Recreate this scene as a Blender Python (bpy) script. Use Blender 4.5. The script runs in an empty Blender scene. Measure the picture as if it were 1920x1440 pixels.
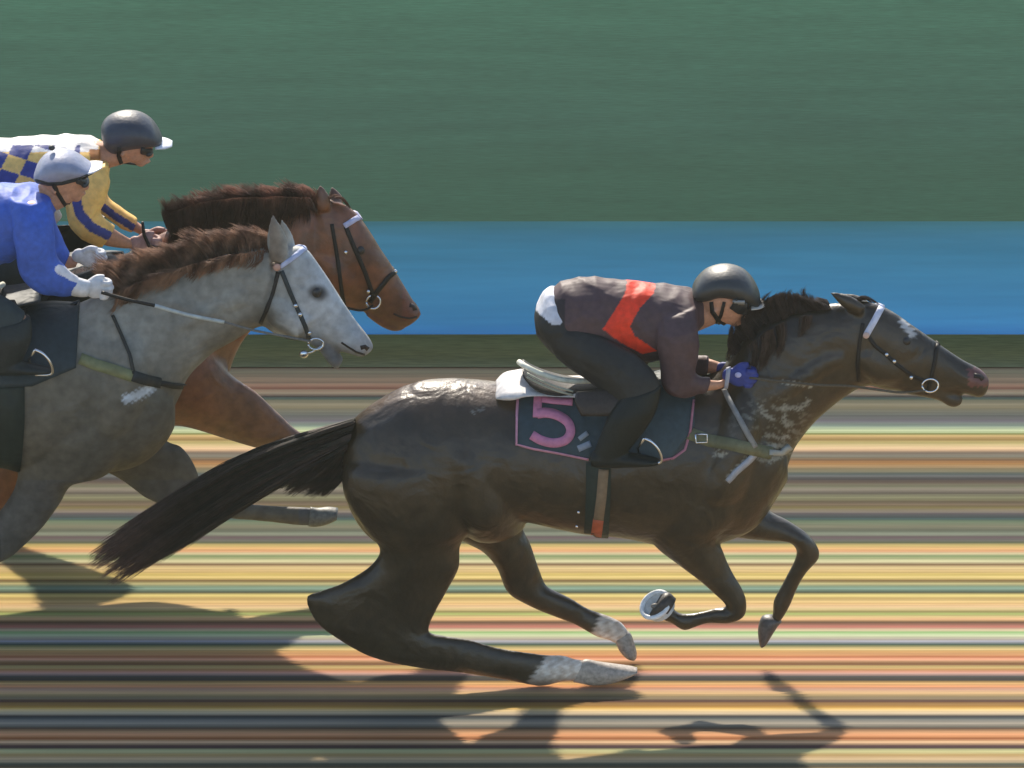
import bpy, bmesh, math, random
from mathutils import Vector, Matrix
from mathutils.bvhtree import BVHTree
random.seed(7)
S = bpy.context.scene
COL = S.collection
sin, cos, pi, rad = math.sin, math.cos, math.pi, math.radians

# ---------------------------------------------------------------- camera, sky, sun
PITCH = rad(22); DIST = 45.0; PPM = 450.0; FPX = PPM*DIST
TARGET = Vector((0, 0, 1.325))
CAMP = TARGET + DIST*Vector((0, -cos(PITCH), sin(PITCH)))
cd = bpy.data.cameras.new('camera'); cam = bpy.data.objects.new('camera', cd); COL.objects.link(cam)
cam.location = CAMP; cam.rotation_euler = (pi/2-PITCH, 0, 0)
cd.sensor_width = 36; cd.lens = 36*FPX/1920; cd.clip_start = 1; cd.clip_end = 8000
S.camera = cam
TOSUN = Vector((-.2, 1.35, 1)).normalized()
w = bpy.data.worlds.new('World'); S.world = w; w.use_nodes = True
nt = w.node_tree; bg = nt.nodes['Background']
sky = nt.nodes.new('ShaderNodeTexSky'); sky.sky_type = 'NISHITA'; sky.sun_disc = False
sky.sun_elevation = math.asin(TOSUN.z); sky.sun_rotation = math.atan2(TOSUN.x, TOSUN.y)
nt.links.new(sky.outputs[0], bg.inputs[0]); bg.inputs[1].default_value = 0.14
sd = bpy.data.lights.new('sun', 'SUN'); sd.energy = 4.2; sd.angle = rad(0.6); sd.color = (1, .91, .77)
so = bpy.data.objects.new('sun', sd); COL.objects.link(so)
so.rotation_euler = TOSUN.to_track_quat('Z', 'Y').to_euler(); so.location = (0, 0, 20)
S.view_settings.view_transform = 'Standard'; S.view_settings.look = 'None'
S.view_settings.gamma = 1; S.view_settings.exposure = 0.6
S.render.engine = 'CYCLES'; S.render.resolution_x = 1024; S.render.resolution_y = 768

# ---------------------------------------------------------------- measuring helpers
FW = Vector((0, cos(PITCH), -sin(PITCH))); UP = Vector((0, sin(PITCH), cos(PITCH))); RT = Vector((1, 0, 0))
def ray(px, py): return (FW + RT*((px-960)/FPX) + UP*((720-py)/FPX))
def P(px, py, Y):
    d = ray(px, py); return CAMP + d*((Y-CAMP.y)/d.y)
def proj(p):
    d = p-CAMP; z = d.dot(FW); return 960+FPX*d.x/z, 720-FPX*d.dot(UP)/z
def groundY(py):
    d = ray(960, py); return (CAMP + d*(-CAMP.z/d.z)).y
def lin(r, g, b, k=1.0):
    f = lambda c: (c/255/12.92 if c/255 <= .04045 else ((c/255+.055)/1.055)**2.4)
    return (f(r)*k, f(g)*k, f(b)*k)
def lerp(a, b, t): return tuple(x+(y-x)*t for x, y in zip(a, b))
def sstep(a, b, x):
    t = min(1, max(0, (x-a)/(b-a))); return t*t*(3-2*t)
def inpoly(x, y, P_):
    r = False; j = len(P_)-1
    for i in range(len(P_)):
        xi, yi = P_[i]; xj, yj = P_[j]
        if (yi > y) != (yj > y) and x < (xj-xi)*(y-yi)/(yj-yi)+xi: r = not r
        j = i
    return r
def dpl(x, y, L):
    m = 1e9
    for (ax, ay), (bx, by) in zip(L, L[1:]):
        dx, dy = bx-ax, by-ay; t = max(0, min(1, ((x-ax)*dx+(y-ay)*dy)/(dx*dx+dy*dy+1e-9)))
        m = min(m, math.hypot(x-ax-t*dx, y-ay-t*dy))
    return m
def cr(pts, n):
    out = []
    for i in range(len(pts)-1):
        p0 = pts[max(i-1, 0)]; p1 = pts[i]; p2 = pts[i+1]; p3 = pts[min(i+2, len(pts)-1)]
        for k in range(n):
            t = k/n
            out.append(tuple(.5*((2*b)+(-a+c)*t+(2*a-5*b+4*c-d)*t*t+(-a+3*b-3*c+d)*t**3) for a, b, c, d in zip(p0, p1, p2, p3)))
    out.append(tuple(pts[-1])); return out

# ---------------------------------------------------------------- materials
def mat(name, col=None, rough=.6, spec=.4, sheen=0, coat=0, metal=0, noise=.25, nscale=30, bump=0, bscale=120, trans=0, stretch=None, big=0, bigscale=6, muscle=0):
    m = bpy.data.materials.new(name); m.use_nodes = True; t = m.node_tree; N = t.nodes; L = t.links
    b = N['Principled BSDF']
    if col is None:
        a = N.new('ShaderNodeAttribute'); a.attribute_name = 'Col'; src = a.outputs['Color']
    else:
        a = N.new('ShaderNodeRGB'); a.outputs[0].default_value = (*col, 1); src = a.outputs[0]
    tc = N.new('ShaderNodeTexCoord'); vec = tc.outputs['Object']
    if stretch:
        mp = N.new('ShaderNodeMapping'); mp.inputs['Scale'].default_value = stretch; L.new(vec, mp.inputs['Vector']); vec = mp.outputs[0]
    def mulnoise(src, scale, amt, detail=4):
        n = N.new('ShaderNodeTexNoise'); n.inputs['Scale'].default_value = scale; n.inputs['Detail'].default_value = detail; L.new(vec, n.inputs['Vector'])
        r = N.new('ShaderNodeMapRange'); r.inputs[1].default_value = .3; r.inputs[2].default_value = .7
        r.inputs[3].default_value = 1-amt; r.inputs[4].default_value = 1+amt; L.new(n.outputs['Fac'], r.inputs[0])
        v = N.new('ShaderNodeVectorMath'); v.operation = 'SCALE'; L.new(src, v.inputs[0]); L.new(r.outputs[0], v.inputs['Scale'])
        return v.outputs[0]
    src = mulnoise(src, nscale, noise)
    if big: src = mulnoise(src, bigscale, big, 2)
    L.new(src, b.inputs['Base Color'])
    b.inputs['Roughness'].default_value = rough; b.inputs['Specular IOR Level'].default_value = spec
    b.inputs['Sheen Weight'].default_value = sheen; b.inputs['Sheen Roughness'].default_value = .5
    b.inputs['Coat Weight'].default_value = coat; b.inputs['Coat Roughness'].default_value = .15; b.inputs['Metallic'].default_value = metal
    if bump:
        n = N.new('ShaderNodeTexNoise'); n.inputs['Scale'].default_value = bscale; n.inputs['Detail'].default_value = 4; L.new(vec, n.inputs['Vector'])
        bp = N.new('ShaderNodeBump'); bp.inputs['Strength'].default_value = bump; bp.inputs['Distance'].default_value = .01
        L.new(n.outputs['Fac'], bp.inputs['Height']); L.new(bp.outputs[0], b.inputs['Normal'])
        if muscle:
            n2 = N.new('ShaderNodeTexNoise'); n2.inputs['Scale'].default_value = 7; n2.inputs['Detail'].default_value = 2; n2.inputs['Distortion'].default_value = .6; L.new(vec, n2.inputs['Vector'])
            b2 = N.new('ShaderNodeBump'); b2.inputs['Strength'].default_value = muscle; b2.inputs['Distance'].default_value = .03
            L.new(n2.outputs['Fac'], b2.inputs['Height']); L.new(b2.outputs[0], bp.inputs['Normal'])
    if trans:
        tr = N.new('ShaderNodeBsdfTranslucent'); L.new(src, tr.inputs['Color']); mx = N.new('ShaderNodeMixShader'); mx.inputs[0].default_value = trans
        L.new(b.outputs[0], mx.inputs[1]); L.new(tr.outputs[0], mx.inputs[2]); L.new(mx.outputs[0], N['Material Output'].inputs['Surface'])
    return m
M = dict(
 coat=mat('glossy_horse_coat', rough=.36, spec=.55, noise=.22, nscale=26, bump=.16, bscale=90, big=.3, bigscale=6, muscle=.55),
 grey=mat('dappled_coat', rough=.6, spec=.3, noise=.2, nscale=26, bump=.14, bscale=90, big=.16, bigscale=7, muscle=.5),
 hair=mat('coarse_hair', rough=.5, spec=.3, noise=.35, nscale=30, trans=.25),
 hoof=mat('hoof_horn', rough=.5, noise=.3, nscale=60, bump=.1),
 cloth=mat('silk_cloth', rough=.58, spec=.35, noise=.14, nscale=40, bump=.4, bscale=11, big=.1, bigscale=9, muscle=.6),
 skin=mat('skin', rough=.5, spec=.4, noise=.12, nscale=70),
 leather=mat('leather', rough=.5, spec=.3, noise=.2, nscale=90, bump=.1),
 shell=mat('helmet_shell', rough=.5, spec=.7, coat=.1, noise=.12, nscale=30, bump=.15, bscale=60),
 metal=mat('bright_metal', col=(.75, .77, .78), rough=.25, metal=1, noise=.08),
 sand=mat('raked_sand', rough=.95, spec=.1, noise=.10, nscale=8, stretch=(.25, 9, 1), big=.05, bigscale=40),
 turf=mat('turf', rough=.95, spec=.05, noise=.10, nscale=3, stretch=(.35, 2.2, 1), big=.16, bigscale=30),
 banner=mat('banner_fabric', rough=.8, spec=.2, noise=.07, nscale=4, stretch=(.5, 1, 8), big=.09, bigscale=.8, trans=.55),
 paint=mat('painted_post', rough=.5, noise=.1),
)

# ---------------------------------------------------------------- mesh helpers
def link(name, me, m=None, parent=None):
    o = bpy.data.objects.new(name, me); COL.objects.link(o)
    if m: me.materials.append(m)
    if parent: o.parent = parent
    return o
def tag(o, label=None, cat=None, group=None, kind=None):
    if label: o['label'] = label
    if cat: o['category'] = cat
    if group: o['group'] = group
    if kind: o['kind'] = kind
    return o
class MB:
    def __init__(s): s.v = []; s.f = []
    def add(s, v, f):
        n = len(s.v); s.v += [tuple(x) for x in v]; s.f += [tuple(i+n for i in q) for q in f]
    def mesh(s, name):
        me = bpy.data.meshes.new(name); me.from_pydata(s.v, [], s.f); me.update(); return me
def smooth(me):
    me.polygons.foreach_set('use_smooth', [True]*len(me.polygons))
def setcol(me, fn):
    a = me.color_attributes.new('Col', 'FLOAT_COLOR', 'POINT'); buf = []
    for v in me.vertices: buf.extend((*fn(v.co), 1))
    a.data.foreach_set('color', buf)
def build(name, mb, m, parent=None, col=None, sm=True):
    me = mb.mesh(name)
    bm = bmesh.new(); bm.from_mesh(me); bmesh.ops.recalc_face_normals(bm, faces=bm.faces); bm.to_mesh(me); bm.free()
    if sm: smooth(me)
    if col is not None: setcol(me, col if callable(col) else (lambda c: col))
    return link(name, me, m, parent)
def spow(x, e): return math.copysign(abs(x)**e, x)
def loft(mb, ribs, Y, inf=0, n=4, seg=20, ex=1.0, mirror=None):
    """ribs: (x1,y1,x2,y2,halfwidth) in picture units measured at depth Y (metres); real ellipses of that halfwidth"""
    rb = cr([r[:5]+((r[5],) if len(r) > 5 else (0,)) for r in ribs], n)
    rings = []
    for (x1, y1, x2, y2, w, dy) in rb:
        w = max(w, .004)+inf
        A = P(x1, y1, Y+dy); B = P(x2, y2, Y+dy); c = (A+B)/2; h = (B-A)/2
        hx, hz = h.x, h.z*cos(PITCH); r = math.hypot(hx, hz)+1e-6
        my = abs(hz)/r
        k = math.sqrt(max(1-(w*sin(PITCH)*my/(r+inf))**2, .35))
        h = h*((r+inf)/r*k)
        rings.append([c+h*spow(cos(a), ex)+Vector((0, w*spow(sin(a), ex), 0)) for a in (2*pi*i/seg for i in range(seg))])
    if mirror is not None:
        rings = [[Vector((p.x, 2*mirror-p.y, p.z)) for p in r] for r in rings]
    v = [p for r in rings for p in r]; f = []
    for i in range(len(rings)-1):
        for j in range(seg):
            k = (j+1) % seg; f.append((i*seg+j, i*seg+k, (i+1)*seg+k, (i+1)*seg+j))
    for r, b in ((rings[0], 0), (rings[-1], (len(rings)-1)*seg)):
        v.append(sum(r, Vector())/seg); ci = len(v)-1
        for j in range(seg): f.append((ci, b+j, b+(j+1) % seg))
    bm_v = v
    mb.add(bm_v, f)
def ball(mb, c, rx, ry, rz, n=14, m=9, rot=None):
    v = []; f = []
    for i in range(m+1):
        th = pi*i/m
        for j in range(n):
            a = 2*pi*j/n; q = Vector((rx*sin(th)*cos(a), ry*sin(th)*sin(a), rz*cos(th)))
            if rot: q.rotate(rot)
            v.append(c+q)
    for i in range(m):
        for j in range(n):
            k = (j+1) % n; f.append((i*n+j, i*n+k, (i+1)*n+k, (i+1)*n+j))
    mb.add(v, f)
def pball(mb, px, py, Y, rx, ry, w): ball(mb, P(px, py, Y), rx/PPM, w, ry/PPM)
def tube(mb, pts, r, seg=8, r2=None):
    pts = [Vector(p) for p in pts]; v = []; f = []; N_ = len(pts)
    for i, p in enumerate(pts):
        t = (pts[min(i+1, N_-1)]-pts[max(i-1, 0)]).normalized()
        a = t.cross(Vector((0, 1, 0.01))).normalized(); b = t.cross(a)
        rr = r if r2 is None else r+(r2-r)*i/(N_-1)
        for j in range(seg):
            q = 2*pi*j/seg; v.append(p+a*cos(q)*rr+b*sin(q)*rr)
    for i in range(N_-1):
        for j in range(seg):
            k = (j+1) % seg; f.append((i*seg+j, i*seg+k, (i+1)*seg+k, (i+1)*seg+j))
    f.append(tuple(range(seg))); f.append(tuple((N_-1)*seg+j for j in range(seg)))
    mb.add(v, f)
from mathutils import noise as NZ
def remesh(name, mb, vox, m, parent=None, col=None, it=6, fac=.5, wob=0, ws=11):
    me = mb.mesh(name+'_src')
    bm = bmesh.new(); bm.from_mesh(me); bmesh.ops.recalc_face_normals(bm, faces=bm.faces); bm.to_mesh(me); bm.free()
    t = bpy.data.objects.new('t', me); COL.objects.link(t)
    r = t.modifiers.new('r', 'REMESH'); r.mode = 'VOXEL'; r.voxel_size = vox
    s = t.modifiers.new('s', 'SMOOTH'); s.factor = fac; s.iterations = it
    dg = bpy.context.evaluated_depsgraph_get(); dg.update()
    me2 = bpy.data.meshes.new_from_object(t.evaluated_get(dg)); me2.name = name
    bpy.data.objects.remove(t); bpy.data.meshes.remove(me)
    smooth(me2); me2.materials.clear()
    if wob:
        nrm = [v.normal.copy() for v in me2.vertices]
        for v, nn in zip(me2.vertices, nrm):
            p = v.co; q = Vector((p.x*ws+p.z*ws*.6, p.y*ws*.5, p.z*ws*.45-p.x*ws*.3)); v.co = p+nn*(wob*(1-2.2*abs(NZ.noise(q)))+wob*.5*NZ.noise(q*2.3))
        me2.update()
    if col is not None: setcol(me2, col if callable(col) else (lambda c: col))
    return link(name, me2, m, parent)
class Skin:
    def __init__(s, *obs):
        v = []; f = []
        for o in obs:
            n = len(v); v += [x.co.copy() for x in o.data.vertices]; f += [tuple(i+n for i in p.vertices) for p in o.data.polygons]
        s.b = BVHTree.FromPolygons(v, f); s.lastt = None
    def hit(s, px, py, Y):
        d = ray(px, py).normalized(); h = s.b.ray_cast(CAMP, d)
        if h[0] is None:
            q, n, _, _ = s.b.find_nearest(P(px, py, Y)); n = n if n.dot(d) < 0 else -n
            return q, (Vector((0, -1, 0))+n*.3).normalized()
        n = h[1] if h[1].dot(d) < 0 else -h[1]
        return h[0], n
def strap(mb, sk, pts, wd, Y, off=.006, th=.01, step=6, mirror=None):
    """a band lying on the surface of sk; pts in picture units, wd its width"""
    L = []
    for (a, b) in zip(pts, pts[1:]):
        n = max(1, int(math.hypot(b[0]-a[0], b[1]-a[1])/step))
        L += [tuple(a[i]+(b[i]-a[i])*k/n for i in range(2)) for k in range(n)]
    L.append(tuple(pts[-1]))
    rows = []
    for i, p in enumerate(L):
        q0 = L[max(i-1, 0)]; q1 = L[min(i+1, len(L)-1)]; tx, ty = q1[0]-q0[0], q1[1]-q0[1]; l = math.hypot(tx, ty)+1e-6
        nx, ny = -ty/l, tx/l; row = []
        for s_ in (-.5, 0, .5):
            h, n = sk.hit(p[0]+nx*wd*s_, p[1]+ny*wd*s_, Y); row.append((h+n*off, h+n*(off-th)))
        rows.append(row)
    v = []; f = []
    for row in rows: v += [r[0] for r in row]+[r[1] for r in reversed(row)]
    for i in range(len(rows)-1):
        for j in range(6):
            k = (j+1) % 6; f.append((i*6+j, i*6+k, (i+1)*6+k, (i+1)*6+j))
    f.append(tuple(range(6))); f.append(tuple((len(rows)-1)*6+j for j in range(6)))
    mb.add(v, f)
    if mirror is not None: mb.add([Vector((p.x, 2*mirror-p.y, p.z)) for p in v], f)
def patch(mb, sk, top, bot, Y, nu=30, nv=18, off=.01, th=.01, mirror=None):
    def samp(L, t):
        s = t*(len(L)-1); i = min(int(s), len(L)-2); q = s-i; return tuple(L[i][k]+(L[i+1][k]-L[i][k])*q for k in (0, 1))
    v = []; f = []; bk = []
    for a in range(nu+1):
        A = samp(top, a/nu); B = samp(bot, a/nu)
        for b in range(nv+1):
            t = b/nv; h, n = sk.hit(A[0]+(B[0]-A[0])*t, A[1]+(B[1]-A[1])*t, Y); v.append(h+n*off); bk.append(h+n*(off-th))
    m = nv+1; K = len(v)
    for a in range(nu):
        for b in range(nv):
            q = (a*m+b, a*m+b+1, (a+1)*m+b+1, (a+1)*m+b); f.append(q); f.append(tuple(K+i for i in reversed(q)))
    edge = [b for b in range(nv)]+[a*m+nv for a in range(nu)]+[nu*m+b for b in range(nv, 0, -1)]+[a*m for a in range(nu, 0, -1)]
    for i in range(len(edge)):
        p, q = edge[i], edge[(i+1) % len(edge)]; f.append((p, q, K+q, K+p))
    v += bk; b0 = len(mb.v); mb.add(v, f)
    if mirror is not None:
        mb.add([Vector((p.x, 2*mirror-p.y, p.z)) for p in v], f); b1 = b0+len(v)
        for a in range(nu): mb.f.append((b0+a*m, b0+(a+1)*m, b1+(a+1)*m, b1+a*m))
def strand(mb, pts, r, seg=3):
    v = []; f = []; n = len(pts)
    for i, p in enumerate(pts):
        t = (pts[min(i+1, n-1)]-pts[max(i-1, 0)]).normalized(); a = t.cross(Vector((.1, 1, .2))).normalized(); b = t.cross(a); rr = r*(1-.85*(i/(n-1))**2)
        for j in range(seg): q = 2*pi*j/seg; v.append(p+a*cos(q)*rr+b*sin(q)*rr)
    for i in range(n-1):
        for j in range(seg): k = (j+1) % seg; f.append((i*seg+j, i*seg+k, (i+1)*seg+k, (i+1)*seg+j))
    mb.add(v, f)
def slim(L, k=.62): return [((a+c)/2+(a-c)/2*k, (b+d)/2+(b-d)/2*k+(abs(d-b)*.1), (a+c)/2-(a-c)/2*k, (b+d)/2-(b-d)/2*k+(abs(d-b)*.1), w*.6) for a, b, c, d, w in L]
def hairs(mb, guides, Y, n, wdt, r=.0022, jit=.02, R=random, lo=.6, hi=1.0):
    """guides: list of (root, mid, tip) picture-unit triples along the hair line; strands blend between neighbours"""
    CL = [(R.random()*(len(guides)-1), R.gauss(0, wdt*.5), R.gauss(0, jit), R.gauss(0, jit), R.uniform(lo, hi), R.random()*6) for _ in range(max(4, n//26))]
    for _ in range(n):
        cs, cy, cjx, cjy, cl, cph = R.choice(CL)
        s = max(0, min(len(guides)-1.001, cs+R.gauss(0, .09))); i = min(int(s), len(guides)-2); q = s-i
        g = [tuple(a+(b-a)*q for a, b in zip(p0, p1)) for p0, p1 in zip(guides[i], guides[i+1])]
        y = cy+R.gauss(0, wdt*.16); y2 = y+R.gauss(0, wdt*.2); y = max(-wdt*1.2, min(wdt*1.2, y))
        ln = cl*R.uniform(.85, 1.04)
        sub = cr(g, 3); pts = []
        jx, jy = cjx+R.gauss(0, jit*.3), cjy+R.gauss(0, jit*.3); ph = cph+R.gauss(0, .3)
        m = len(sub)-1
        for k in range(m+1):
            t = k/m*ln; u = t*m; a = min(int(u), m-1); qq = u-a
            px = sub[a][0]+(sub[a+1][0]-sub[a][0])*qq; py = sub[a][1]+(sub[a+1][1]-sub[a][1])*qq
            p = P(px, py, Y+y+(y2-y)*t); p += Vector((jx*t+.004*sin(ph+t*6), 0, jy*t+.004*cos(ph*2+t*5))); pts.append(p)
        strand(mb, pts, r*R.uniform(.7, 1.5))

# ================================================================ SETTING
KL = (1, 1, 1)
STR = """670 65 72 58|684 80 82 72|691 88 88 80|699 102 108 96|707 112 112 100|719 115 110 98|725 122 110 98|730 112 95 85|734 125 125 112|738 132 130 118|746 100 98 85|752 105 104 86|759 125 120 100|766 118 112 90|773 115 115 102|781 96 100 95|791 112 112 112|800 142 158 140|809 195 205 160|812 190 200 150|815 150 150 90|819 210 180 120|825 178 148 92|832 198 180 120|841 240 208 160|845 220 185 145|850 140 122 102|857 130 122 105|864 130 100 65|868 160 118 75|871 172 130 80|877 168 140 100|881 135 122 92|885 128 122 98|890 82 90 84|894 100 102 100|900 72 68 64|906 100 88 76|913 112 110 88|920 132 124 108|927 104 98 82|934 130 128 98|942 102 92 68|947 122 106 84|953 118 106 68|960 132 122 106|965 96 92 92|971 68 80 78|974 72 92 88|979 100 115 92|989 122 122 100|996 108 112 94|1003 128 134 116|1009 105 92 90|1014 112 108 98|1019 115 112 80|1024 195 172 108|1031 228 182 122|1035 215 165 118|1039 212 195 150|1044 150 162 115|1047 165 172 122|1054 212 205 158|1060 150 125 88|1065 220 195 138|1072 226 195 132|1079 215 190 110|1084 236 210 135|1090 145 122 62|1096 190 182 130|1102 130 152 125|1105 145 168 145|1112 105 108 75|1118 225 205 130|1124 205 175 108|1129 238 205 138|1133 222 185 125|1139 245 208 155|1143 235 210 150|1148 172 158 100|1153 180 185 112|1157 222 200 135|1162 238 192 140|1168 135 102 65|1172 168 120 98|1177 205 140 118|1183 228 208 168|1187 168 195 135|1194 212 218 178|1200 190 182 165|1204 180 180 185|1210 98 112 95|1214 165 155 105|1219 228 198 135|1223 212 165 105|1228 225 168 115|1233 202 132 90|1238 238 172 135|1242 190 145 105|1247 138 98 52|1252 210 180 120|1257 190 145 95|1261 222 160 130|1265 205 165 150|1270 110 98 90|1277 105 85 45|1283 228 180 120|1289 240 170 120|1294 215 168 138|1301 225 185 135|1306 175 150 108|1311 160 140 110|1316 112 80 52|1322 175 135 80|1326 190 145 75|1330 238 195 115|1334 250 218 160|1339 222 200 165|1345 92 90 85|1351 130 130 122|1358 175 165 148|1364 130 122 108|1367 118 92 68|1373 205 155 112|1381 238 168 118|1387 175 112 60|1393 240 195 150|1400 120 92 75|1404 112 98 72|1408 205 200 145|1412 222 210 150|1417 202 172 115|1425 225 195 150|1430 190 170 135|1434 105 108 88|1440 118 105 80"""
rowsS = [tuple(float(q) for q in s.split()) for s in STR.split('|')]  # grey bands beyond the banner's shade carry shade as darker sand colour
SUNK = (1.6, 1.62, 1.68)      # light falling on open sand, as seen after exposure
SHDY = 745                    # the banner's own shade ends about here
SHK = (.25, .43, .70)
EDGE = groundY(676); FENCE_Y = groundY(630)
def sheet(name, Ys, cols, x0, x1, z, m, n=1):
    v = []; f = []; c = []
    for Y, q in zip(Ys, cols):
        for k in range(n+1): v.append((x0+(x1-x0)*k/n, Y, z)); c.append(q)
    for i in range(len(Ys)-1):
        for k in range(n): a = i*(n+1)+k; f.append((a, a+n+1, a+n+2, a+1))
    me = bpy.data.meshes.new(name); me.from_pydata(v, [], f); me.update()
    at = me.color_attributes.new('Col', 'FLOAT_COLOR', 'POINT'); at.data.foreach_set('color', [x for q in c for x in (*q, 1)])
    o = link(name, me, m); tag(o, kind='structure')
    if me.polygons[0].normal.z < 0: me.flip_normals()
    return o
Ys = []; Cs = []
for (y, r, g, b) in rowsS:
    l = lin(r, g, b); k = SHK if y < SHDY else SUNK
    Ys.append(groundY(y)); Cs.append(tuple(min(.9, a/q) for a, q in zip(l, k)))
yy = Ys[-1]; R1 = random.Random(3)
while yy > -14:
    yy -= R1.uniform(.02, .06); Ys.append(yy); Cs.append(tuple(R1.choice(Cs[60:])))
Ys[0] = EDGE
Ys.append(-60); Cs.append((.35, .27, .17))
# unsharp and fine raked lines between the measured rows
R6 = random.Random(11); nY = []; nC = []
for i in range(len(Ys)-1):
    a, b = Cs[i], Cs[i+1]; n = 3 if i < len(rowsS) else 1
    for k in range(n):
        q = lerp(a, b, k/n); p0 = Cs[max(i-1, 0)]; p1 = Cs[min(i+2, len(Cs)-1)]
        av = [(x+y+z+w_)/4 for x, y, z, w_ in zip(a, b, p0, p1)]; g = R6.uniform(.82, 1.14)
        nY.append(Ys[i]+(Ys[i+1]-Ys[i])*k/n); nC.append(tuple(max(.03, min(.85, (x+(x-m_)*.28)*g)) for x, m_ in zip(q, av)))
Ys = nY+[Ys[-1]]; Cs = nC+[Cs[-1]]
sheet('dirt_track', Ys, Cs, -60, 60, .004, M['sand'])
sheet('grass_verge', [EDGE-.10, EDGE-.02, EDGE+.06, FENCE_Y+.3], [(.27, .23, .10), (.25,.2,.075), (.28, .21, .07), (.26, .205, .06)], -60, 60, .008, M['turf'])
TY = [FENCE_Y-.2]; TC = [(.05, .1, .07)]
TK = (2.95, 2.16, 2.4)
for y, c in ((470, (66, 98, 84)), (400, (64, 96, 82)), (320, (66, 96, 82)), (230, (70, 100, 88)), (130, (73, 105, 91)), (0, (77, 113, 96)), (-300, (77, 113, 96))):
    TY.append(groundY(y)); TC.append(tuple(q/k for q, k in zip(lin(*c), TK)))
TY += [200, 640]; TC += [TC[-1]]*2
sheet('infield_turf', TY, TC, -640, 640, 0, M['turf'])
sheet('ground', [-640, FENCE_Y+.1], [(.2, .16, .1)]*2, -640, 640, -.02, M['turf'])

# blue banner fence along the far edge of the track
fence = MB(); zt = P(960, 415, FENCE_Y).z
nx = 120
for layer in (0, .006):
    v = []; f = []
    for i in range(nx+1):
        for j in range(9):
            x = -15+30*i/nx; z = zt*j/8
            v.append((x, FENCE_Y+.012*sin(x*1.7+j*.3)*sin(pi*j/8)+layer, z))
    for i in range(nx):
        for j in range(8): a = i*9+j; f.append((a, a+9, a+10, a+1))
    if layer == 0: fence.add(v, f)
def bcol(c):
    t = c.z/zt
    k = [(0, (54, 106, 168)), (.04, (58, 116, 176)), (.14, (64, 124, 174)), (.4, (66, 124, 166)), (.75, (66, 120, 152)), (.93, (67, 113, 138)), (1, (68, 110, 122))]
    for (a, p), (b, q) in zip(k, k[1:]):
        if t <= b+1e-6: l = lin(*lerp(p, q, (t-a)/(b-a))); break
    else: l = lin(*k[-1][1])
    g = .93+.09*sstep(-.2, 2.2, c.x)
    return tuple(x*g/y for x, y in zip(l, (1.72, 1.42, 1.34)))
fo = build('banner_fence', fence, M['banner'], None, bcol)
tag(fo, 'long low blue fabric banner fence along the far edge of the track', 'fence')
for x in (-12.8, -9.6, -6.4, -3.2, 3.2, 6.4, 9.6, 12.8):
    pb = MB(); tube(pb, [(x, FENCE_Y+.06, 0), (x, FENCE_Y+.06, zt-.01)], .02, 10)
    build('post', pb, M['paint'], fo, (.3, .34, .36))

# thin even volume added over the whole course to lift the blacks
hm = bpy.data.materials.new('added_veil'); hm.use_nodes = True; hn = hm.node_tree
hn.nodes.remove(hn.nodes['Principled BSDF']); hv = hn.nodes.new('ShaderNodeVolumePrincipled')
hv.inputs['Color'].default_value = (.95, .95, .74, 1); hv.inputs['Density'].default_value = .0004; hv.inputs['Anisotropy'].default_value = 0
hn.links.new(hv.outputs[0], hn.nodes['Material Output'].inputs['Volume'])
hb = MB(); X = 650; z0, z1 = -1.1, CAMP.z+1
hb.add([(-X,-X,z0),(X,-X,z0),(X,X,z0),(-X,X,z0),(-X,-X,z1),(X,-X,z1),(X,X,z1),(-X,X,z1)], [(0,3,2,1),(4,5,6,7),(0,1,5,4),(1,2,6,5),(2,3,7,6),(3,0,4,7)])
hz = build('added_haze', hb, hm, None, None, False); tag(hz, kind='stuff')

# ================================================================ HORSES
def horse(label, Y, lofts, legs, col, m, vox=.008):
    mb = MB()
    for L in lofts: loft(mb, L, Y, n=5, seg=60)
    for L, dy in legs: loft(mb, L, Y+dy, n=5, seg=32)
    o = remesh('horse', mb, vox, m, None, col, it=12, wob=.0013, ws=6)
    tag(o, label, 'horse', 'racehorses at full gallop'); return o
def shift(L, dx, dy): return [(a+dx, b+dy, c+dx, d+dy)+tuple(r) for a, b, c, d, *r in L]
def back_legs(L): return [(a-max(0,b-1000)*.95, b, c-max(0,d-1000)*.95, d)+tuple(r) for a, b, c, d, *r in L]
def ear(mb_l, base, tip, wd, dy):
    (bx, by), (tx, ty) = base, tip; dx, dy_ = tx-bx, ty-by; l = math.hypot(dx, dy_); nx, ny = -dy_/l*wd/2, dx/l*wd/2
    R = []
    for t, k, w_ in ((-.15, .8, .02), (.1, 1, .026), (.4, 1.0, .024), (.7, .62, .016), (.92, .25, .008), (1.02, .08, .004)):
        cx, cy = bx+dx*t, by+dy_*t; R.append((cx-nx*k, cy-ny*k, cx+nx*k, cy+ny*k, w_, dy))
    mb_l.append(R)
def eyeball(px, py, Y, sk, parent, r=.02):
    h, n = sk.hit(px, py, Y); c = h-n*r*.35
    for q in (c, Vector((c.x, 2*Y-c.y, c.z))):
        mb = MB(); ball(mb, q, r, r*.8, r); build('eye', mb, M['shell'], parent, (.012, .009, .008))
def add_hoof(ribs, Y, parent, c=(.06, .05, .045)):
    mb = MB(); loft(mb, ribs, Y, n=3, seg=16); return build('hoof', mb, M['hoof'], parent, c)

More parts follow.
